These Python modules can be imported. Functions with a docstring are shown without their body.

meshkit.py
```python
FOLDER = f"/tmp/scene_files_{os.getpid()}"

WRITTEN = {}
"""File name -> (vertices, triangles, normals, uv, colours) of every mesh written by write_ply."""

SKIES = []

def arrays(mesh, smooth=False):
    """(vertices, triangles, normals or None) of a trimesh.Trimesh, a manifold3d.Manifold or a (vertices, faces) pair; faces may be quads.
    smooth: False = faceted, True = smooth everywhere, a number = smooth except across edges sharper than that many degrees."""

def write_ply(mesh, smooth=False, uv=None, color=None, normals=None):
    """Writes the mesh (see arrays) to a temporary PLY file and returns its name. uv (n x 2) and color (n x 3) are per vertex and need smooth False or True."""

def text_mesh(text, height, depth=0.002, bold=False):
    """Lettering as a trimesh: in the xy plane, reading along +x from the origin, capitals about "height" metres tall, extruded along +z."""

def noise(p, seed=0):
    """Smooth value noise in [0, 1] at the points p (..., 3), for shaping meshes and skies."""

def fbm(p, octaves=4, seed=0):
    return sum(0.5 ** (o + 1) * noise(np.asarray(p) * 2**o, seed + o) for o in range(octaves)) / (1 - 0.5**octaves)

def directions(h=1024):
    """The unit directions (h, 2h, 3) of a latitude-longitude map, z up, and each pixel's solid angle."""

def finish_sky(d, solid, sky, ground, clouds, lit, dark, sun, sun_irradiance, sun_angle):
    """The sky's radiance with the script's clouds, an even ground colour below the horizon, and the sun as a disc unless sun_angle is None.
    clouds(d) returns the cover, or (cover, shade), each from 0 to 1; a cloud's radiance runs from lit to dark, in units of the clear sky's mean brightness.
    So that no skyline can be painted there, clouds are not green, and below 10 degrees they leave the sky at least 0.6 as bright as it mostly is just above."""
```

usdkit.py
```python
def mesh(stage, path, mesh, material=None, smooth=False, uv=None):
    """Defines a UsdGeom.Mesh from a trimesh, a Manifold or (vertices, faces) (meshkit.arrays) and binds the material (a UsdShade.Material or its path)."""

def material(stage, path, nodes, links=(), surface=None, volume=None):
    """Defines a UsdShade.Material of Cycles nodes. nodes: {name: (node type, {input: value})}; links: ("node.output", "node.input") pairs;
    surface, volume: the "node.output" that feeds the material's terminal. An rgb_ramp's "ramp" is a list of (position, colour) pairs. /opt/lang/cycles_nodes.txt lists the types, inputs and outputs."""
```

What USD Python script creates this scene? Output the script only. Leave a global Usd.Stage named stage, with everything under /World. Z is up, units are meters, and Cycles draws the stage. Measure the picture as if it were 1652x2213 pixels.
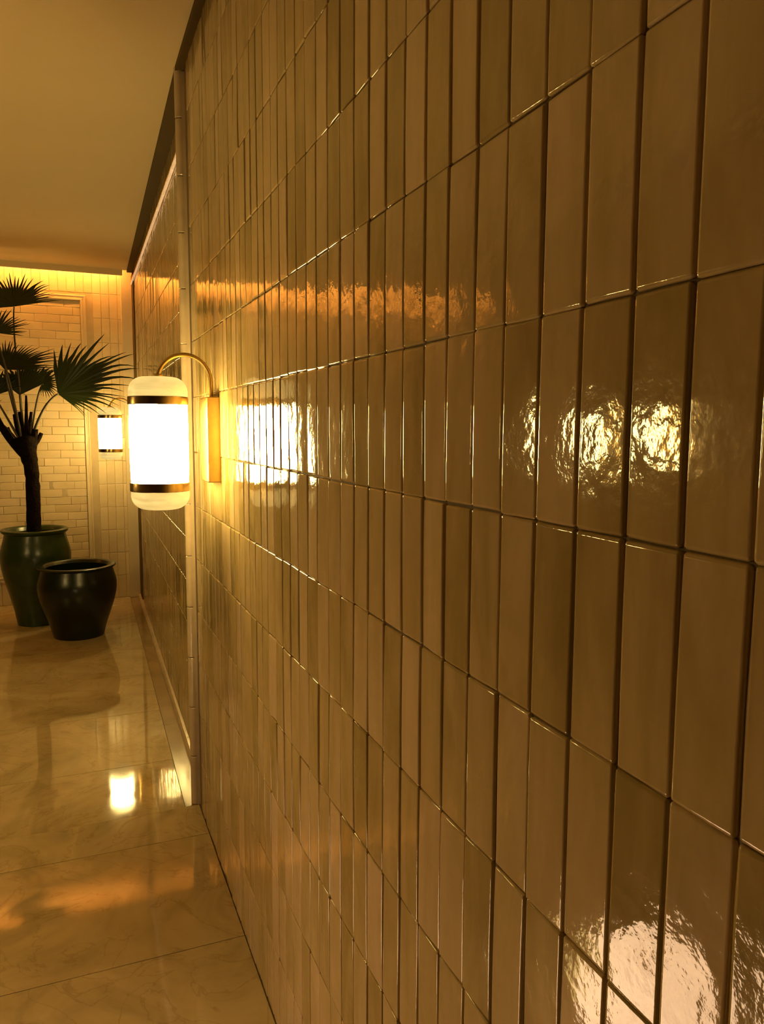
import math, random
import numpy as np, trimesh, usdkit
from pxr import Usd, UsdGeom, UsdLux, Gf, Sdf
from shapely.geometry import Polygon

stage = Usd.Stage.CreateInMemory()
UsdGeom.SetStageUpAxis(stage, UsdGeom.Tokens.z)
UsdGeom.SetStageMetersPerUnit(stage, 1.0)
UsdGeom.Xform.Define(stage, '/World')
UsdGeom.Scope.Define(stage, '/World/Looks')
rnd = random.Random(7)
rng = np.random.default_rng(7)

# ------------------------------------------------------------------ camera
F = np.array([0.37764, 0.91942, -0.10955]); F /= np.linalg.norm(F)
R = np.array([0.92497, -0.37999, 0.0045]); R -= F * (R @ F); R /= np.linalg.norm(R)
U = np.cross(R, F)
cam = UsdGeom.Camera.Define(stage, '/World/camera')
m = Gf.Matrix4d(*R, 0, *U, 0, *(-F), 0, -0.4332, 0.0, 1.5098, 1)
cam.AddTransformOp().Set(m)
cam.CreateHorizontalApertureAttr(36.0)
cam.CreateVerticalApertureAttr(36.0 * 2213 / 1652)
cam.CreateFocalLengthAttr(36.0 * 1643.77 / 1652)
cam.CreateClippingRangeAttr(Gf.Vec2f(0.02, 100))
cam.CreateExposureAttr(0.0)

# ------------------------------------------------------------------ light levels (lamps are built further down)
SHADE_L = (70.0, 49.0, 15.5)        # radiance of a sconce shade
COVE_L = (70.0, 28.0, 5.0)           # amber strip in the ceiling slot
LOW_L = (13.0, 8.0, 4.3)              # low drum lantern standing on the floor
SLIM_L = (0.62, 0.36, 0.19)          # slim line under the ceiling

# ------------------------------------------------------------------ helpers
used = {}
def numbered(parent, name):
    k = (parent, name); n = used.get(k, 0); used[k] = n + 1
    return f'{parent}/{name}' if n == 0 else f'{parent}/{name}_{n:03d}'

def tag(prim, label=None, cat=None, group=None, kind=None):
    for k, v in (('label', label), ('category', cat), ('group', group), ('kind', kind)):
        if v: prim.SetCustomDataByKey(k, v)
    return prim

def thing(name, label=None, cat=None, loc=(0, 0, 0), rz=0.0, group=None, kind=None):
    x = UsdGeom.Xform.Define(stage, numbered('/World', name))
    x.AddTranslateOp().Set(Gf.Vec3d(*map(float, loc)))
    if rz: x.AddRotateZOp().Set(float(rz))
    return tag(x.GetPrim(), label, cat, group, kind)

def obj(name, mesh, material, parent=None, smooth=False, tone=None, label=None, kind=None):
    path = numbered(str(parent.GetPath()) if parent else '/World', name)
    mm = usdkit.mesh(stage, path, mesh, material, smooth=smooth)
    if tone is not None:
        nv = len(mm.GetPointsAttr().Get())
        arr = np.full(nv, tone, np.float32) if np.ndim(tone) == 0 else np.asarray(tone, np.float32)
        UsdGeom.PrimvarsAPI(mm).CreatePrimvar('tone', Sdf.ValueTypeNames.FloatArray, 'vertex').Set(arr.tolist())
    return tag(mm.GetPrim(), label, None, None, kind)

def box(x0, x1, y0, y1, z0, z1, bevel=0.0):
    if bevel <= 0:
        b = trimesh.creation.box((x1 - x0, y1 - y0, z1 - z0)); b.apply_translation(((x0 + x1) / 2, (y0 + y1) / 2, (z0 + z1) / 2)); return b
    pts = []
    for sx in (x0, x1):
        for sy in (y0, y1):
            for sz in (z0, z1):
                ix = sx + (bevel if sx == x0 else -bevel); iy = sy + (bevel if sy == y0 else -bevel); iz = sz + (bevel if sz == z0 else -bevel)
                pts += [(sx, iy, iz), (ix, sy, iz), (ix, iy, sz)]
    return trimesh.convex.convex_hull(np.array(pts))

def lathe(profile, n=64, closed=False):
    """profile: list of (r, z) from bottom to top (outside); makes rings; r=0 ends become poles"""
    p = np.array(profile, float); a = np.linspace(0, 2 * np.pi, n, endpoint=False)
    v = np.stack([p[:, None, 0] * np.cos(a), p[:, None, 0] * np.sin(a), np.repeat(p[:, None, 1], n, 1)], -1).reshape(-1, 3)
    f = []
    k = len(p)
    for i in range(k if closed else k - 1):
        i2 = (i + 1) % k
        for j in range(n):
            j2 = (j + 1) % n
            f += [(i * n + j, i * n + j2, i2 * n + j2), (i * n + j, i2 * n + j2, i2 * n + j)]
    t = trimesh.Trimesh(v, f, process=True, merge_norm=True)
    t.update_faces(t.nondegenerate_faces())
    return t

def tube(path, radii, sides=10):
    p = np.asarray(path, float); r = np.broadcast_to(radii, (len(p),)).astype(float)
    t = np.gradient(p, axis=0); t /= np.linalg.norm(t, axis=1, keepdims=True)
    a = np.cross(t[0], [0.3, 1, 0.2]); a /= np.linalg.norm(a); A = []
    for k in range(len(p)):
        a = a - t[k] * (a @ t[k]); a /= np.linalg.norm(a); A.append(a.copy())
    A = np.array(A); B = np.cross(t, A); ang = np.arange(sides) * 2 * np.pi / sides
    v = (p[:, None] + r[:, None, None] * (np.cos(ang)[None, :, None] * A[:, None] + np.sin(ang)[None, :, None] * B[:, None])).reshape(-1, 3)
    f = []
    for i in range(len(p) - 1):
        for j in range(sides):
            j2 = (j + 1) % sides
            f += [(i * sides + j, i * sides + j2, (i + 1) * sides + j2), (i * sides + j, (i + 1) * sides + j2, (i + 1) * sides + j)]
    n = len(v); v = np.vstack([v, p[0], p[-1]])
    for j in range(sides):
        j2 = (j + 1) % sides
        f += [(n, j2, j), (n + 1, (len(p) - 1) * sides + j, (len(p) - 1) * sides + j2)]
    tm = trimesh.Trimesh(v, f, process=False); tm.fix_normals(); return tm

def bez(pts, n=14):
    """smooth path through the points"""
    p = np.asarray(pts, float); s = np.linspace(0, 1, len(p)); q = np.linspace(0, 1, n)
    from scipy.interpolate import CubicSpline, interp1d
    return (CubicSpline(s, p) if len(p) > 2 else interp1d(s, p, axis=0))(q)

def tile(u0, u1, v0, v1, T=0.0085, b=0.0022, tilt=0.019, warp=0.0004, nu=1, nv=3, edge=0.0017, g=None):
    """a hand made tile: crowned, tilted, with rounded irregular edges. (u, v, w out of the wall)"""
    g = g or rnd
    w, h = u1 - u0, v1 - v0
    us = np.concatenate([[b, b + .0018], np.linspace(0, w, nu + 2)[1:-1], [w - b - .0018, w - b]])
    vs = np.concatenate([[b, b + .0022], np.linspace(0, h, nv + 2)[1:-1], [h - b - .0022, h - b]])
    tu, tv = g.gauss(0, tilt), g.gauss(0, tilt * 0.5)
    ph = g.uniform(0, 6.28); ph2 = g.uniform(0, 6.28); off = g.gauss(0, 0.0003)
    def hgt(uu, vv):
        x, y = (uu - w / 2), (vv - h / 2)
        return T + off + tu * x + tv * y * .35 - warp * ((2 * x / w) ** 4 + (2 * y / h) ** 6) + warp * .5 * math.sin(y * 22 + ph) + warp * .3 * math.sin(x * 50 + ph2)
    V, idx = [], {}
    NU, NV = len(us), len(vs)
    for i, a in enumerate(us):
        for j, c in enumerate(vs):
            idx[i, j] = len(V); V.append((u0 + a, v0 + c, hgt(a, c)))
    Fc = []
    for i in range(NU - 1):
        for j in range(NV - 1):
            a, c, d, e = idx[i, j], idx[i + 1, j], idx[i + 1, j + 1], idx[i, j + 1]
            Fc += [(a, c, d), (a, d, e)]
    loop = [(i, 0) for i in range(NU)] + [(NU - 1, j) for j in range(1, NV)] + [(i, NV - 1) for i in range(NU - 2, -1, -1)] + [(0, j) for j in range(NV - 2, 0, -1)]
    o1, o2 = [], []
    for (i, j) in loop:
        a, c = us[i], vs[j]
        ea = 0 if i == 0 else (w if i == NU - 1 else a); ec = 0 if j == 0 else (h if j == NV - 1 else c)
        if i in (0, NU - 1) and j in (0, NV - 1):
            ea += (0.0012 if i == 0 else -0.0012); ec += (0.0012 if j == 0 else -0.0012)
        ja, jc = g.gauss(0, .00022), g.gauss(0, .00022)
        zz = hgt(a, c) - edge
        o1.append(len(V)); V.append((u0 + ea + ja, v0 + ec + jc, zz))
        o2.append(len(V)); V.append((u0 + ea + ja, v0 + ec + jc, 0.0))
    n = len(loop)
    for k in range(n):
        k2 = (k + 1) % n; A, B = idx[loop[k]], idx[loop[k2]]
        Fc += [(A, o1[k], o1[k2]), (A, o1[k2], B), (o1[k], o2[k], o2[k2]), (o1[k], o2[k2], o1[k2])]
    return np.array(V), np.array(Fc)

def mapped(vf, fn, flip):
    V, Fc = vf
    return fn(V), (Fc[:, ::-1] if flip else Fc)

def join(parts):
    Vs, Fs, Ts, n = [], [], [], 0
    for V, Fc, t in parts:
        Vs.append(V); Fs.append(Fc + n); Ts.append(np.full(len(V), t)); n += len(V)
    return np.vstack(Vs), np.vstack(Fs), np.concatenate(Ts)

# ------------------------------------------------------------------ materials
def mat(name, nodes, links, surface, **k):
    return usdkit.material(stage, '/World/Looks/' + name, nodes, links, surface, **k)

def plain(name, color, rough=0.5, metal=0.0, bump=None, spec=0.5, var=0.12, nscale=6.0, coat=0.0):
    c = np.array(color)
    nodes = {'g': ('geometry', {}), 'n': ('noise_texture', {'scale': nscale, 'detail': 4.0, 'roughness': 0.55}),
             'r': ('rgb_ramp', {'ramp': [(0.3, tuple(c * (1 - var))), (0.7, tuple(np.minimum(c * (1 + var), 1)))]}),
             'p': ('principled_bsdf', {'roughness': rough, 'metallic': metal, 'specular_ior_level': spec, 'coat_weight': coat, 'coat_roughness': .06})}
    links = [('g.position', 'n.vector'), ('n.fac', 'r.fac'), ('r.color', 'p.base_color')]
    if bump:
        nodes['nb'] = ('noise_texture', {'scale': bump[0], 'detail': 3.0, 'roughness': .5}); nodes['b'] = ('bump', {'distance': bump[1], 'strength': 1.0})
        links += [('g.position', 'nb.vector'), ('nb.fac', 'b.height'), ('b.normal', 'p.normal')]
    return mat(name, nodes, links, 'p.BSDF')

def glaze(name, dark, mid, light, rough=0.06, bscale=17.0, bdist=0.0018, streak=(9.0, 9.0, 2.2)):
    """zellige glaze: tone varies from tile to tile (primvar tone) and clouds inside the tile; rippled surface"""
    nodes = {'g': ('geometry', {}), 't': ('attribute', {'attribute': 'tone'}),
             'cx': ('math', {'math_type': 'multiply', 'value2': 61.0}), 'cc': ('combine_xyz', {}),
             'add': ('vector_math', {'math_type': 'add'}),
             'mp': ('mapping', {'scale': streak}),
             'n': ('noise_texture', {'scale': 1.6, 'detail': 4.0, 'roughness': 0.6, 'distortion': 0.4}),
             'm1': ('math', {'math_type': 'multiply_add', 'value2': 1.35, 'value3': -0.675}),
             'm2': ('math', {'math_type': 'add'}),
             'r': ('rgb_ramp', {'ramp': [(0.08, dark), (0.5, mid), (0.92, light)]}),
             'nb': ('noise_texture', {'scale': bscale, 'detail': 5.0, 'roughness': 0.49}),
             'b': ('bump', {'distance': bdist, 'strength': 1.0}),
             'p': ('principled_bsdf', {'roughness': rough, 'specular_ior_level': 0.5, 'ior': 1.5})}
    links = [('t.fac', 'cx.value1'), ('cx.value', 'cc.x'), ('cx.value', 'cc.z'), ('g.position', 'add.vector1'), ('cc.vector', 'add.vector2'),
             ('add.vector', 'mp.vector'), ('mp.vector', 'n.vector'), ('n.fac', 'm1.value1'), ('m1.value', 'm2.value1'), ('t.fac', 'm2.value2'),
             ('m2.value', 'r.fac'), ('r.color', 'p.base_color'), ('add.vector', 'nb.vector'), ('nb.fac', 'b.height'), ('b.normal', 'p.normal')]
    return mat(name, nodes, links, 'p.BSDF')

M_TILE = glaze('tile_glaze', (.32, .235, .08), (.46, .345, .155), (.56, .42, .24))
M_BRICK = glaze('brick_glaze', (.51, .40, .235), (.56, .445, .27), (.61, .49, .31), rough=.25, bscale=14, bdist=.0016, streak=(3, 9, 9))
M_GROUT = plain('grout', (.17, .118, .055), .8, bump=(300, .0006))
M_GROUT_PALE = plain('pale_grout', (.42, .33, .20), .8, bump=(300, .0006))
M_BEAD = plain('bead_glaze', (.50, .39, .25), .18, bump=(30, .0006), nscale=9)
M_CEIL = plain('ceiling_paint', (.70, .57, .34), .75, bump=(60, .0005), var=.03, nscale=1.5)
M_PLASTER = plain('wall_plaster', (.13, .09, .045), .55, bump=(25, .002), var=.1, nscale=2)
M_SHADOWGAP = plain('brown_trim_paint', (.10, .065, .022), .75, spec=.15, var=.05)
M_FRAME = plain('moulding_paint', (.56, .45, .29), .4, bump=(80, .0004), var=.05)
M_BRASS = plain('brushed_brass', (.60, .41, .15), .36, metal=1.0, bump=(220, .00012), var=.06, nscale=40)
M_BAND = plain('dark_brass', (.34, .235, .10), .24, metal=1.0, var=.1, nscale=30)
M_POT = plain('dark_green_glaze', (.008, .013, .005), .26, bump=(7, .0012), spec=.4, var=.35, nscale=7)
M_POT2 = plain('moss_green_glaze', (.026, .046, .012), .26, bump=(7, .0012), spec=.4, var=.3, nscale=6)
M_SOIL = plain('soil', (.018, .012, .007), .95, bump=(60, .02), var=.5, nscale=40)
M_TRUNK = plain('palm_trunk', (.009, .0045, .0018), .9, spec=.08, bump=(70, .012), var=.5, nscale=30)
M_PETIOLE = plain('palm_petiole', (.040, .028, .010), .5, var=.3, nscale=12)
M_LEAF = mat('palm_leaf', {'g': ('geometry', {}), 'n': ('noise_texture', {'scale': 7.0, 'detail': 3.0}),
    'r': ('rgb_ramp', {'ramp': [(.3, (.005, .009, .003)), (.7, (.012, .020, .005))]}),
    'p': ('principled_bsdf', {'roughness': .38, 'specular_ior_level': .4}), 't': ('translucent_bsdf', {'color': (.030, .050, .008)}), 'mx': ('mix_closure', {'fac': .25})},
    [('g.position', 'n.vector'), ('n.fac', 'r.fac'), ('r.color', 'p.base_color'), ('p.BSDF', 'mx.closure1'), ('t.BSDF', 'mx.closure2')], 'mx.closure')
M_FLOOR = mat('polished_stone', {'g': ('geometry', {}), 't': ('attribute', {'attribute': 'tone'}), 'cx': ('math', {'math_type': 'multiply', 'value2': 23.0}), 'cc': ('combine_xyz', {}),
    'add': ('vector_math', {'math_type': 'add'}),
    'n': ('noise_texture', {'scale': 2.3, 'detail': 7.0, 'roughness': .62, 'distortion': 1.4}),
    'r': ('rgb_ramp', {'ramp': [(.28, (.36, .275, .13)), (.46, (.48, .37, .19)), (.60, (.54, .42, .225)), (.78, (.60, .475, .28))]}),
    'v': ('noise_texture', {'scale': 3.1, 'detail': 5.0, 'roughness': .55, 'distortion': 2.2}),
    'va': ('math', {'math_type': 'subtract', 'value2': .5}), 'vb': ('math', {'math_type': 'absolute'}),
    'vr': ('rgb_ramp', {'ramp': [(0.0, (.80, .76, .68)), (.018, (1, 1, 1)), (1, (1, 1, 1))]}),
    'mx': ('mix_color', {'blend_type': 'multiply', 'fac': .85}),
    'nb': ('noise_texture', {'scale': 5.0, 'detail': 2.0}), 'b': ('bump', {'distance': .00035, 'strength': 1.0}),
    'nr': ('noise_texture', {'scale': 4.0, 'detail': 4.0}), 'rr': ('map_range', {'from_min': .3, 'from_max': .7, 'to_min': .025, 'to_max': .07}),
    'p': ('principled_bsdf', {'specular_ior_level': .55})},
    [('t.fac', 'cx.value1'), ('cx.value', 'cc.z'), ('g.position', 'add.vector1'), ('cc.vector', 'add.vector2'), ('add.vector', 'n.vector'), ('n.fac', 'r.fac'),
     ('add.vector', 'v.vector'), ('v.fac', 'va.value1'), ('va.value', 'vb.value1'), ('vb.value', 'vr.fac'), ('r.color', 'mx.a'), ('vr.color', 'mx.b'), ('mx.result', 'p.base_color'),
     ('g.position', 'nb.vector'), ('nb.fac', 'b.height'), ('b.normal', 'p.normal'), ('g.position', 'nr.vector'), ('nr.fac', 'rr.value'), ('rr.result', 'p.roughness')], 'p.BSDF')
M_BORDER = plain('dark_stone', (.33, .225, .10), .14, var=.15, nscale=5)

def lamp_mat(name, L, base=(.85, .78, .62), rough=.35, vein=0.0, vscale=(9, 9, 30)):
    L = np.array(L); s = float(L.max()); c = L / s
    nodes = {'p': ('principled_bsdf', {'base_color': base, 'roughness': rough, 'emission_color': tuple(c), 'emission_strength': s})}
    links = []
    if vein:
        nodes.update({'tc': ('texture_coordinate', {}), 'mp': ('mapping', {'scale': vscale}), 'n': ('noise_texture', {'scale': 1.0, 'detail': 4.0, 'distortion': 1.0}),
                      'r': ('rgb_ramp', {'ramp': [(.3, tuple(c * (1 - vein))), (.65, tuple(c))]})})
        links = [('tc.object', 'mp.vector'), ('mp.vector', 'n.vector'), ('n.fac', 'r.fac'), ('r.color', 'p.emission_color')]
    return mat(name, nodes, links, 'p.BSDF')
M_SHADE = lamp_mat('alabaster_lit', SHADE_L, vein=.25)
M_CAP = lamp_mat('alabaster_cap', (.98, .70, .22), base=(.48, .37, .18), vein=.35)
M_COVE = lamp_mat('amber_strip', COVE_L)
M_LOW = lamp_mat('frosted_lantern', LOW_L, vein=.3)
M_SLIM = lamp_mat('slim_strip', SLIM_L, vein=.75, vscale=(60, 60, 60))

# ------------------------------------------------------------------ dimensions
PV = 0.2025            # tile pitch up
PU = 0.0665            # tile pitch along
ZC = 2.81              # ceiling
YB = 7.05              # back wall
YN = 2.975             # near tiled wall ends here
XL = -3.55             # left wall of the wider end
XN = -2.375            # left wall of the passage
YW = 4.90              # where the passage widens
Y0 = -3.2              # wall behind the camera
def far_x(y): return 0.05 + (y - 3.3) * 0.02

# ------------------------------------------------------------------ right wall: near tiled field, bead, far tiled field
WR = thing('wall_right', 'long wall of glossy upright beige tiles running away on the right', kind='structure')
def near_map(V): return np.stack([0.0085 - V[:, 2], V[:, 0], V[:, 1]], 1)
obj('grout_bed', box(0.0045, 0.20, Y0 - .1, YN, -.02, 3.05), M_GROUT, WR)
J = 0.0010
cells = []
k = 0
ys = 0.981 + 30 * PU
cols = []
y = 0.981 + 29 * PU
while y > Y0 + .05:
    cols.append(y); y -= PU
def screen(P):
    d = np.asarray(P, float) - np.array([-.4332, 0, 1.5098]); z = d @ F
    return np.array([d @ R / z, d @ U / z]) if z > .05 else None
for yc in cols:
    y0, y1 = yc - PU, min(yc, YN)
    for r in range(15):
        z0, z1 = r * PV, min((r + 1) * PV, 3.05)
        if z1 - z0 < .02: continue
        pts = [screen((0, a, b)) for a in (y0, y1) for b in (z0, z1)]
        area = 0.0
        if all(p is not None for p in pts):
            c = np.array(pts); hx, hy = 826 / 1643.8, 1106.5 / 1643.8
            lo, hi = np.maximum(c.min(0), (-hx, -hy)), np.minimum(c.max(0), (hx, hy))
            if (hi > lo).all(): area = float((hi[0] - lo[0]) * (hi[1] - lo[1]))
        cells.append((area, y0, y1, z0, z1))
cells.sort(key=lambda c: -c[0])
field = []
for n, (area, y0, y1, z0, z1) in enumerate(cells):
    jy, jz = rnd.gauss(0, .0005), rnd.gauss(0, .0007)
    t = min(max(rnd.gauss(.5, .20), .05), .95)
    V, Fc = mapped(tile(y0 + J + jy, y1 - J + jy, z0 + .0005 + jz, z1 - .0005 + jz), near_map, True)
    if n < 300: obj('tile', (V, Fc), M_TILE, WR, smooth=True, tone=t)
    else: field.append((V, Fc, t))
V, Fc, T = join(field)
obj('tile_field', (V, Fc), M_TILE, WR, smooth=True, tone=T, kind='stuff')
# far part, slightly recessed behind the bead
def far_map(V): return np.stack([far_x(V[:, 0]) - V[:, 2], V[:, 0], V[:, 1]], 1)
gb = box(0, 0.12, YN, YB + .2, -.02, 3.05); gb.vertices[:, 0] += far_x(gb.vertices[:, 1]) - .0045
obj('grout_bed', gb, M_GROUT, WR)
farp = []
y = YN + .03
while y < YB + .04:
    for r in range(14):
        t = min(max(rnd.gauss(.25, .12), .05), .95)
        V, Fc = mapped(tile(y + J, y + PU - J, r * PV + J, (r + 1) * PV - J + rnd.gauss(0, .0006), nu=1, nv=1), far_map, True)
        farp.append((V, Fc, t))
    y += PU
V, Fc, T = join(farp)
obj('distant_tile_field', (V, Fc), M_TILE, WR, smooth=True, tone=T, kind='stuff')

# upright half-round bead that closes the near field, in pieces one tile tall
tb = thing('trim_1', 'pale half-round ceramic bead running up the end of the near tiles', kind='structure')
for r in range(14):
    z0, z1 = r * PV + .001, min((r + 1) * PV - .001, ZC)
    a = np.linspace(0, 2 * np.pi, 20, endpoint=False); rr = .018
    pr = [(rr - .0025, z0), (rr, z0 + .003), (rr, z1 - .003), (rr - .0025, z1)]
    t = lathe([(0, z0)] + pr + [(0, z1)], 24); t.apply_translation((-.012 + rnd.gauss(0, .0005), YN + .019, 0))
    obj('bead', t, M_BEAD, tb, smooth=35)
# reveal behind the bead
obj('return_panel', box(-.008, .10, YN + .002, YN + .028, 0, ZC), M_BEAD, tb)

# skirting of the far part: bead on the floor
sk = []
ya = YN + .03
bb = thing('baseboard_right', 'low pale bead skirting along the foot of the far tiles', kind='structure')
while ya < YB - .02:
    yb = min(ya + .6, YB)
    prof = [(0, 0), (-.026, 0), (-.026, .012), (-.022, .022), (-.012, .028), (0, .030)]
    V = []; n = len(prof)
    for yy in (ya + .0008, yb - .0008):
        for (px, pz) in prof: V.append((far_x(yy) - .0085 + px, yy, pz))
    Fc = []
    for i in range(n):
        i2 = (i + 1) % n; Fc += [(i, i2, n + i2), (i, n + i2, n + i)]
    for i in range(1, n - 1): Fc += [(0, i, i + 1), (n, n + i + 1, n + i)]
    t = trimesh.Trimesh(V, Fc); t.fix_normals()
    obj('skirting_piece', t, M_BEAD, bb)
    ya = yb

# ------------------------------------------------------------------ floor
FL = thing('floor', 'polished beige stone floor in wide slabs with thin dark joints', kind='structure')
obj('screed', box(XL - .1, .20, Y0 - .1, YB + .1, -.05, -.0035), M_GROUT, FL)
joints = [-3.25, -2.48, -1.82, -1.16, -.50, .16, .82, 1.48, 2.118, 2.741, 3.445, 4.10, 4.76, 5.42, 6.08, 6.74, 7.06]
joints[0] = Y0 - .05
for j in range(len(joints) - 1):
    xs = [XL + .002, -2.62, -1.33, None] if joints[j + 1] > YW + .05 else [XN + .002, -1.33, None]
    for i in range(len(xs) - 1):
        ya, yb = joints[j] + .0012, joints[j + 1] - .0012
        if xs[i] < XN and ya < YW: ya = YW + .002
        xa = xs[i] + .0012
        if i == 1 and len(xs) == 4 and joints[j] < YW: xa = XN + .002
        def xr(yy): return xs[i + 1] - .0012 if xs[i + 1] is not None else (-.0015 if yy < YN else far_x(yy) - .0085 - .092)
        segs = [(ya, yb)] if not (ya < YN < yb and xs[i + 1] is None) else [(ya, YN), (YN + .0, yb)]
        for (a, b) in segs:
            e = 1e-4
            poly = Polygon([(xa, a), (xr(a + e), a), (xr(b - e), b), (xa, b)])
            inn = poly.buffer(-.0009, join_style=2)
            P, Q = np.array(poly.exterior.coords)[:-1], np.array(inn.exterior.coords)[:-1]
            t = trimesh.convex.convex_hull(np.vstack([np.c_[P, np.full(4, -.02)], np.c_[P, np.full(4, -.0009)], np.c_[Q, np.zeros(4)]]))
            obj('slab', t, M_FLOOR, FL, tone=rnd.random())
# darker border strip along the skirting
ya = YN
while ya < YB - .02:
    yb = min(ya + .9, YB)
    t = trimesh.convex.convex_hull(np.array([(far_x(yy) - .0085 + o, yy, zz) for yy in (ya + .0008, yb - .0008) for o in (-.0905, -.024) for zz in (-.02, .0)]))
    obj('border_stone', t, M_BORDER, FL)
    ya = yb

# ------------------------------------------------------------------ back wall: upright tiles around a framed panel of laid bricks
WB = thing('wall_back', 'end wall with a moulded panel of laid tiles washed amber from above', kind='structure')
obj('grout_bed', box(XL - .1, .25, YB - .0030, YB + .12, -.02, 3.05), M_GROUT_PALE, WB)
def back_map(V): return np.stack([V[:, 0], YB - V[:, 2], V[:, 1]], 1)
FX0, FX1, FZ0, FZ1, FW = -3.17, -.257, .20, 2.612, .046
vt, vs_, bt, bs = [], [], [], []
x = 0.128
while x > XL + .01:
    xa, xb = max(x - PU, XL), x
    for r in range(15):
        z0, z1 = r * PV, min((r + 1) * PV, 3.05)
        if z1 - z0 < .03: continue
        if xb > FX0 + .01 and xa < FX1 - .01:
            if z0 >= FZ0 - .01 and z1 <= FZ1 + .03: continue
            if z0 < FZ1 < z1: z0 = FZ1 + .001
        c = (xa, xb, z0, z1)
        (vt if (xb > -1.15 and z0 < ZC) else vs_).append(c)
    x -= PU
row = 0
z = FZ0 + FW
while z < FZ1 - FW - .01:
    z1 = min(z + PU, FZ1 - FW)
    xb = FX1 - FW; o = [0, .10, .04, .14, .07][row % 5]
    x = xb + o
    while x > FX0 + FW:
        a, b = max(x - .1995, FX0 + FW), min(x, xb)
        if b - a > .012: (bt if b > -1.15 else bs).append((a, b, z, z1))
        x -= .1995
    z = z1; row += 1
g2 = random.Random(11)
def put(cells, name, mm, stuff):
    acc = []
    for (a, b, c, d) in cells:
        t = min(max(g2.gauss(.5, .2), .05), .95)
        T = .0075 + g2.gauss(0, .0006)
        V, Fc = mapped(tile(a + J, b - J, c + J, d - J, T=T, tilt=.02, warp=.0007, nv=1, g=g2), back_map, False)
        if stuff: acc.append((V, Fc, t))
        else: obj(name, (V, Fc), mm, WB, smooth=True, tone=t)
    if stuff and acc:
        V, Fc, T = join(acc); obj(name, (V, Fc), mm, WB, smooth=True, tone=T, kind='stuff')
put(vt, 'tile', M_BRICK, False); put(vs_, 'tile_field', M_BRICK, True)
put(bt, 'brick', M_BRICK, False); put(bs, 'brick_field', M_BRICK, True)
# frame moulding
fr = thing('trim_2', 'pale stepped picture-frame moulding around the laid tiles of the end wall', kind='structure')
prof = [(0, 0), (0, .014), (.004, .020), (.012, .022), (.020, .016), (.026, .016), (.030, .024), (.042, .026), (.046, .018), (.046, 0)]   # (in from the outer edge, out of the wall)
def rail(p0, p1, inward):
    p0, p1, inward = map(np.array, (p0, p1, inward)); d = (p1 - p0) / np.linalg.norm(p1 - p0)
    V = []
    for end, s in ((p0, 1), (p1, -1)):
        for (a, w) in prof:
            q = end + inward * a + d * a * s
            V.append((q[0], YB - .004 - w, q[1]))
    n = len(prof); Fc = []
    for i in range(n):
        i2 = (i + 1) % n; Fc += [(i, i2, n + i2), (i, n + i2, n + i)]
    for i in range(1, n - 1): Fc += [(0, i, i + 1), (n, n + i + 1, n + i)]
    t = trimesh.Trimesh(V, Fc); t.fix_normals(); return t
obj('rail', rail((FX1, FZ0), (FX1, FZ1), (-1, 0)), M_FRAME, fr)
obj('rail', rail((FX0, FZ0), (FX0, FZ1), (1, 0)), M_FRAME, fr)
obj('rail', rail((FX0, FZ1), (FX1, FZ1), (0, -1)), M_FRAME, fr)
obj('rail', rail((FX0, FZ0), (FX1, FZ0), (0, 1)), M_FRAME, fr)
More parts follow.
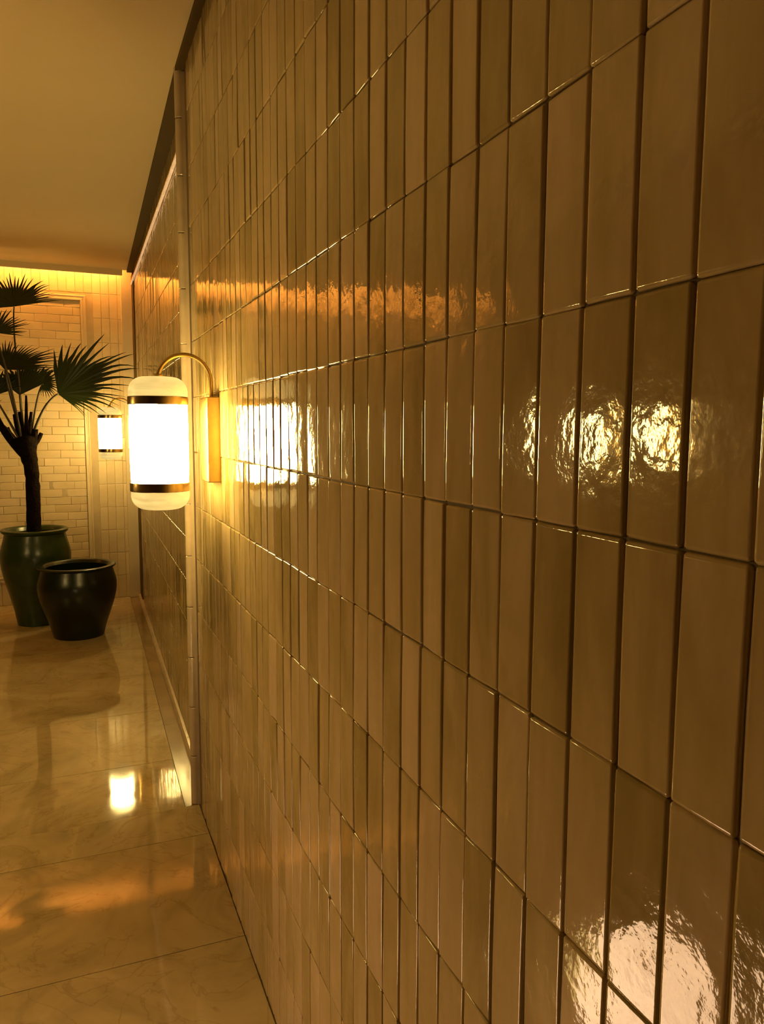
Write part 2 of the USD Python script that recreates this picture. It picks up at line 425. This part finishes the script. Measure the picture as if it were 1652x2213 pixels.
# narrow pilaster in the corner
pl = thing('trim_3', 'narrow pale upright strip in the corner beside the framed panel', kind='structure')
obj('strip', box(.022, .118, YB - .045, YB - .002, 0, 3.0, .004), M_FRAME, pl)

cs = thing('trim_5', 'dark bronze upright strip at the far end of the right wall', kind='structure')
obj('strip', trimesh.convex.convex_hull(np.array([(far_x(y_) - .009 - o, y_, z_) for y_ in (6.74, 7.0) for o in (-.004, .005) for z_ in (.032, 2.79)])), M_SHADOWGAP, cs)

# ------------------------------------------------------------------ ceiling, slot, left and rear walls
CE = thing('ceiling', 'plain warm painted ceiling stopping short of the end wall', kind='structure')
YE = 6.86
ol = Polygon([(XL - .05, Y0 - .05), (.01, Y0 - .05), (.01, YN), (far_x(YN), YN), (far_x(YE), YE), (XL - .05, YE)])
t = trimesh.creation.extrude_polygon(ol, .06); t.apply_translation((0, 0, ZC)); obj('panel', t, M_CEIL, CE)
obj('pelmet', box(XL, .03, YE - .022, YE - .0005, ZC - .046, ZC + .002, .002), M_CEIL, CE)
obj('deck', box(XL - .1, .3, YE - .35, YB + .12, 3.0, 3.05), M_CEIL, CE)
obj('upstand', box(XL - .05, .19, YE - .35, YE - .32, ZC + .05, 3.0), M_CEIL, CE)
tr = thing('trim_4', 'thin brown bead where the ceiling meets the right wall', kind='structure')
obj('bead', box(-.027, .004, Y0, YN + .0, ZC - .016, ZC + .004, .002), M_SHADOWGAP, tr)
ol = Polygon([(-.027, YN + .002), (far_x(YN) - .006, YN + .002), (far_x(YE) - .006, YE), (far_x(YE) - .0085 - .046, YE)])
t = trimesh.creation.extrude_polygon(ol, .02); t.apply_translation((0, 0, ZC - .016)); obj('bead', t, M_SHADOWGAP, tr)
t = trimesh.creation.extrude_polygon(Polygon([(XN, Y0 - .1), (XN, YW), (XL, YW), (XL, YB + .1), (XL - .15, YB + .1), (XL - .15, Y0 - .1)]), 3.07); t.apply_translation((0, 0, -.02))
tag(obj('wall_left', t, M_PLASTER), 'plain brown plaster wall across the room', kind='structure')
t = box(XL - .1, .2, Y0 - .15, Y0, -.02, 3.05); tag(obj('wall_front', t, M_PLASTER), 'plain brown plaster wall behind the viewer', kind='structure')

# ------------------------------------------------------------------ lamps
cv = thing('cove_light', 'amber light strip hidden in the ceiling slot above the end wall', 'light strip', (0, YE, ZC))
obj('strip', box(XL + .05, .02, .002, .014, .022, .050), M_COVE, cv)
obj('channel', box(XL + .03, .03, .0, .002, .016, .056), M_BRASS, cv)
sl = thing('slim_light', 'slim glittering light line along the top of the far right wall', 'light strip', (0, 0, 2.64))
a, b = 3.08, 6.95
t = trimesh.convex.convex_hull(np.array([(far_x(y_) - .0115 - o, y_, zz + (y_ - a) * .018) for y_ in (a, b) for o in (0, .010) for zz in (0, .012)])); obj('diffuser', t, M_SLIM, sl)
t = trimesh.convex.convex_hull(np.array([(far_x(y_) - .0115 - o, y_, zz + (y_ - a) * .018) for y_ in (a, b) for o in (0, .012) for zz in (.0125, .018)])); obj('channel', t, M_BRASS, sl)

def arc(cx, cz, r, a0, a1, n):
    return [(cx + r * math.cos(a), cz + r * math.sin(a)) for a in np.linspace(a0, a1, n)]
def sconce(label, loc, rz=0.0, depth=.040):
    """local: wall at x=0, room towards -x, origin at the height of the shade's middle"""
    s = thing('wall_sconce', label, 'wall lamp', loc, rz, 'brass wall lamps with alabaster drum shades')
    z = lambda h: h - 1.46
    bp = box(-depth, .004, -.0665, .0665, z(1.340), z(1.603), .003)
    obj('backplate', bp, M_BRASS, s)
    x0 = -depth + .026
    pts = [(x0, 0, z(1.600)), (x0, 0, z(1.630))] + [(x, 0, zz) for x, zz in arc(x0 - .0805, z(1.652), .0805, 0, math.pi, 22)] + [(x0 - .161, 0, z(1.645))]
    obj('arm', tube(pts, .0066, 14), M_BRASS, s, smooth=50)
    x1 = x0 - .161; R_ = .0885
    def L(prof, name, m, sm=40):
        t = lathe(prof, 72); t.apply_translation((x1, 0, 0)); return obj(name, t, m, s, smooth=sm)
    L([(0, z(1.640)), (.016, z(1.640)), (.016, z(1.668)), (.008, z(1.672)), (0, z(1.672))], 'ferrule', M_BRASS)
    rc = .044
    L([(0, z(1.601)), (R_ - .001, z(1.601))] + arc(R_ - .0005 - rc, z(1.662) - rc, rc, 0, math.pi / 2, 12) + [(0, z(1.662))], 'upper_cap', M_CAP, 60)
    L([(0, z(1.257))] + arc(R_ - .0005 - rc, z(1.257) + rc, rc, -math.pi / 2, 0, 12) + [(R_ - .001, z(1.315)), (0, z(1.315))], 'lower_cap', M_CAP, 60)
    L([(0, z(1.339)), (R_ - .002, z(1.339)), (R_ - .0005, z(1.40)), (R_ - .0005, z(1.52)), (R_ - .002, z(1.579)), (0, z(1.579))], 'shade', M_SHADE, 60)
    for n, (a, b) in enumerate(((1.314, 1.340), (1.578, 1.602))):
        L([(R_ - .006, z(a)), (R_ + .0012, z(a)), (R_ + .002, z(a + .002)), (R_ + .002, z(b - .002)), (R_ + .0012, z(b)), (R_ - .006, z(b))], 'band', M_BAND, 30)
    return s
sconce('large glowing drum lamp on a brass arm, nearest on the right wall', (0, 2.44, 1.46))
sconce('smaller glowing drum lamp further back beside the palm leaves', (far_x(6.35) - .0085, 6.35, 1.46), 0, .098)
sconce('drum lamp across the room, seen only as broken glints in the tiles at right', (XN, 3.28, 1.46), 180)

# ------------------------------------------------------------------ pots
def pot(parent, name, r_base, r_max, z_max, r_neck, r_rim, h, m):
    from scipy.interpolate import PchipInterpolator
    zz = [0, h * .12, z_max, h * .90, h * .955]
    rr = [r_base, r_base * 1.10, r_max, r_neck + (r_max - r_neck) * .25, r_neck]
    q = np.linspace(0, h * .955, 30); out = list(zip(PchipInterpolator(zz, rr)(q), q))
    lip = [(r_rim - .006, h * .965), (r_rim, h * .978), (r_rim, h * .992), (r_rim - .008, h), (r_rim - .028, h), (r_rim - .038, h * .985)]
    inn = [(r - .026, zq) for r, zq in reversed(out) if .03 < zq < h * .94]
    t = lathe([(0, 0.004), (r_base - .012, .004), (r_base - .006, 0)] + out + [(r_neck + .002, h * .958)], 72)
    body = obj(name, lathe([(0, 0.004), (r_base - .012, .004), (r_base - .006, 0)] + out + [(r_neck - .024, h * .955)] + inn + [(0, .03)], 72), m, parent, smooth=40)
    obj('rim', lathe([(r_neck - .026, h * .945), (r_neck, h * .950)] + lip + [(r_neck - .030, h * .95)], 72, closed=True), m, parent, smooth=50)
    return body
pp = thing('potted_palm', 'dark fan palm rising from a tall moss green glazed pot', 'potted palm', (-.700, 6.36, 0))
pot(pp, 'pot', .150, .252, .53, .215, .238, .735, M_POT2)
obj('soil', lathe([(0, .60), (.20, .60), (.205, .655), (.12, .668), (0, .672)], 40), M_SOIL, pp, smooth=True)
pe = thing('glazed_pot', 'empty dark green round glazed pot standing in front of the palm', 'pot', (-.415, 5.865, 0))
pot(pe, 'body', .172, .272, .375, .245, .268, .522, M_POT)

# palm: coordinates relative to the pot's foot (x right, z up), s = metres
s = .00338
def rel(x, z, y=0.0): return np.array([x + .700, y, z])
tp = bez([rel(-.705, .60), rel(-.704, .80), rel(-.700, 1.06), rel(-.706, 1.20), rel(-.726, 1.34), rel(-.742, 1.44)], 26)
rr = np.interp(np.linspace(0, 1, 26), [0, .15, .5, .7, .85, .95, 1], [.060, .052, .049, .054, .075, .085, .05])
tk = tube(tp, rr, 22)
from meshkit import noise
nn = np.array([math.sin(v[2] * 55 + 2 * math.sin(v[0] * 60)) for v in tk.vertices])
ax = tk.vertices - np.array([np.interp(tk.vertices[:, 2], tp[:, 2], tp[:, 0]), np.zeros(len(tk.vertices)), tk.vertices[:, 2]]).T
ax /= np.linalg.norm(ax, axis=1, keepdims=True) + 1e-9
tk.vertices = tk.vertices + ax * (nn * .0028 + rng.normal(0, .0016, len(nn)))[:, None]
trunk = obj('trunk', tk, M_TRUNK, pp, smooth=60)
# old leaf bases around the crown
for (x0, z0, x1, z1, r0, r1, y_) in ((-.745, 1.30, -.86, 1.50, .030, .016, .03), (-.735, 1.33, -.80, 1.60, .032, .014, -.04), (-.72, 1.30, -.665, 1.49, .034, .022, -.03),
                                 (-.715, 1.34, -.625, 1.46, .028, .014, .03), (-.735, 1.38, -.715, 1.74, .020, .007, -.06), (-.75, 1.35, -.77, 1.62, .030, .012, .06),
                                 (-.74, 1.28, -.93, 1.60, .030, .022, -.02), (-.73, 1.40, -.69, 1.62, .026, .010, .05)):
    pth = bez([rel(x0, z0, 0), rel((x0 + x1) / 2 + (x1 - x0) * .12, (z0 + z1) / 2, y_ * .5), rel(x1, z1, y_)], 8)
    obj('leaf_base', tube(pth, np.linspace(r0, r1, 8), 9), M_TRUNK, trunk, smooth=60)

def fan(hub, ctrl, n, petiole, fused=.5, yslope=(0.0, 0.0), droop=.10, width=1.0, pr=(.011, .006), seed=1):
    """a pleated fan leaf. ctrl: (angle in degrees in the x-z plane, length) along the fan; yslope: depth per metre along x and z"""
    g = random.Random(seed)
    A = np.array([c[0] for c in ctrl], float); Ln = np.array([c[1] for c in ctrl], float) * s
    tt = np.linspace(0, 1, len(ctrl)); V, Fc = [], []
    gd = [g.uniform(-1, 1) for _ in range(n)]
    hub = np.asarray(hub, float)
    ea = np.interp(np.linspace(0, 1, n + 1), tt, A)
    el = np.interp(np.linspace(0, 1, n + 1), tt, Ln)
    def P(ang, r, lift=0.0, dr=0.0):
        a = math.radians(ang); x, z_ = r * math.cos(a), r * math.sin(a)
        return hub + np.array([x, x * yslope[0] + z_ * yslope[1] - lift, z_ - dr])
    for i in range(n):
        a0, a1 = ea[i], ea[i + 1]; am = (a0 + a1) / 2 + g.gauss(0, .9); L = (el[i] + el[i + 1]) / 2 * g.uniform(.86, 1.06)
        da = abs(a1 - a0)
        rf = L * fused * g.uniform(.92, 1.08)
        rings = []
        for q in (0.02, .2, .45, .75, 1.0):
            r = rf * q; lift = .10 * math.radians(da) * r * 1.6
            rings.append((P(a0, r), P(am, r, lift), P(a1, r)))
        wf = math.radians(da) * rf * .5
        for q in (.25, .5, .75, .92, 1.0):
            r = rf + (L - rf) * q
            w = wf * (1 - q) ** .9 * width * .80 + .0006
            hw = math.degrees(w / max(r, 1e-3)); dr = droop * L * q * q * (1 + .6 * gd[i])
            rings.append((P(am - hw if a1 > a0 else am + hw, r, 0, dr), P(am, r, w * .35, dr), P(am + hw if a1 > a0 else am - hw, r, 0, dr)))
        base = len(V)
        for rg in rings: V += list(rg)
        for k in range(len(rings) - 1):
            for c in (0, 1):
                p, q_, r_, t_ = base + 3 * k + c, base + 3 * k + c + 1, base + 3 * (k + 1) + c + 1, base + 3 * (k + 1) + c
                Fc += [(p, q_, r_), (p, r_, t_)]
    lf = obj('leaf', (np.array(V), np.array(Fc)), M_LEAF, pp)
    pth = bez(petiole, 14)
    obj('petiole', tube(pth, np.linspace(pr[0], pr[1], 14), 8), M_PETIOLE, lf, smooth=60)
    return lf
hA = rel(-.497, 1.756, -.06)
fan(hA, [(97, 92), (80, 132), (69, 150), (54, 172), (43, 172), (35, 192), (27, 184), (17, 176), (6, 158), (-1, 140), (-9, 118), (-21, 100), (-33, 80), (-40, 74)], 24,
    [rel(-.70, 1.40, -.02), rel(-.64, 1.56, -.04), rel(-.575, 1.68, -.055), hA], .54, (-.25, .15), .10, pr=(.011, .006), seed=3)
hC = rel(-.776, 2.405, .10)
fan(hC, [(190, 80), (160, 80), (132, 80), (110, 80), (95, 76), (78, 78), (62, 92), (48, 92), (38, 95), (30, 99), (22, 101), (14, 94)], 26,
    [rel(-.75, 1.40, .03), rel(-.765, 1.8, .07), rel(-.782, 2.15, .09), hC], .58, (.1, .3), .06, pr=(.010, .005), seed=4)
hD = rel(-.905, 2.185, -.10)
fan(hD, [(150, 60), (110, 52), (80, 50), (58, 58), (40, 66), (28, 70), (18, 72), (8, 70), (-5, 62)], 18,
    [rel(-.76, 1.40, -.03), rel(-.80, 1.7, -.06), rel(-.85, 1.98, -.09), hD], .5, (.1, -.2), .03, width=1.35, seed=5)
hB = rel(-.850, 1.925, -.02)
fan(hB, [(130, 70), (100, 70), (84, 72), (70, 76), (56, 84), (44, 94), (34, 108), (26, 120), (19, 126), (12, 120), (4, 104)], 26,
    [rel(-.75, 1.42, .02), rel(-.80, 1.62, .01), rel(-.835, 1.8, 0), hB], .6, (.35, .55), .06, seed=6)
hE = rel(-.765, 1.745, .05)
fan(hE, [(140, 70), (110, 66), (88, 70), (70, 78), (55, 90), (44, 100), (36, 104), (30, 92)], 20,
    [rel(-.74, 1.40, .03), rel(-.752, 1.55, .05), hE], .82, (.55, .4), .05, seed=7)
hG = rel(-.600, 1.835, .09)
fan(hG, [(75, 40), (40, 42), (5, 40), (-30, 36), (-60, 34), (-95, 30), (-120, 26)], 18,
    [rel(-.695, 1.42, .03), rel(-.672, 1.58, .06), rel(-.640, 1.74, .08), hG], .5, (.5, .4), .12, pr=(.008, .005), seed=8)
hF = rel(-.930, 1.735, -.03)
fan(hF, [(170, 80), (140, 80), (110, 78), (85, 70), (60, 72), (40, 70), (22, 62)], 18,
    [rel(-.77, 1.40, -.03), rel(-.84, 1.55, -.03), hF], .7, (.3, .4), .06, seed=9)
hH = rel(-.985, 1.60, .02)
fan(hH, [(200, 70), (175, 80), (150, 82), (125, 80), (95, 66), (70, 60), (48, 50)], 16,
    [rel(-.77, 1.36, .0), rel(-.87, 1.50, .01), hH], .6, (.2, .3), .1, pr=(.016, .010), seed=10)


# ------------------------------------------------------------------ low lantern that lights the foot of the tiles
ll = thing('floor_lantern', 'low floor lantern seen only as a broken pinkish glow in the lowest right tiles', 'lantern', (-.90, 1.34, 0))
obj('base', lathe([(0, 0), (.180, 0), (.186, .006), (.186, .030), (.178, .036), (0, .036)], 48), M_BRASS, ll, smooth=40)
obj('shade', lathe([(0, .036), (.180, .036), (.187, .05), (.187, .180), (.160, .208), (0, .212)], 48), M_LOW, ll, smooth=50)
obj('finial', lathe([(0, .211), (.03, .211), (.03, .219), (.010, .225), (.008, .242), (0, .245)], 32), M_BRASS, ll, smooth=40)
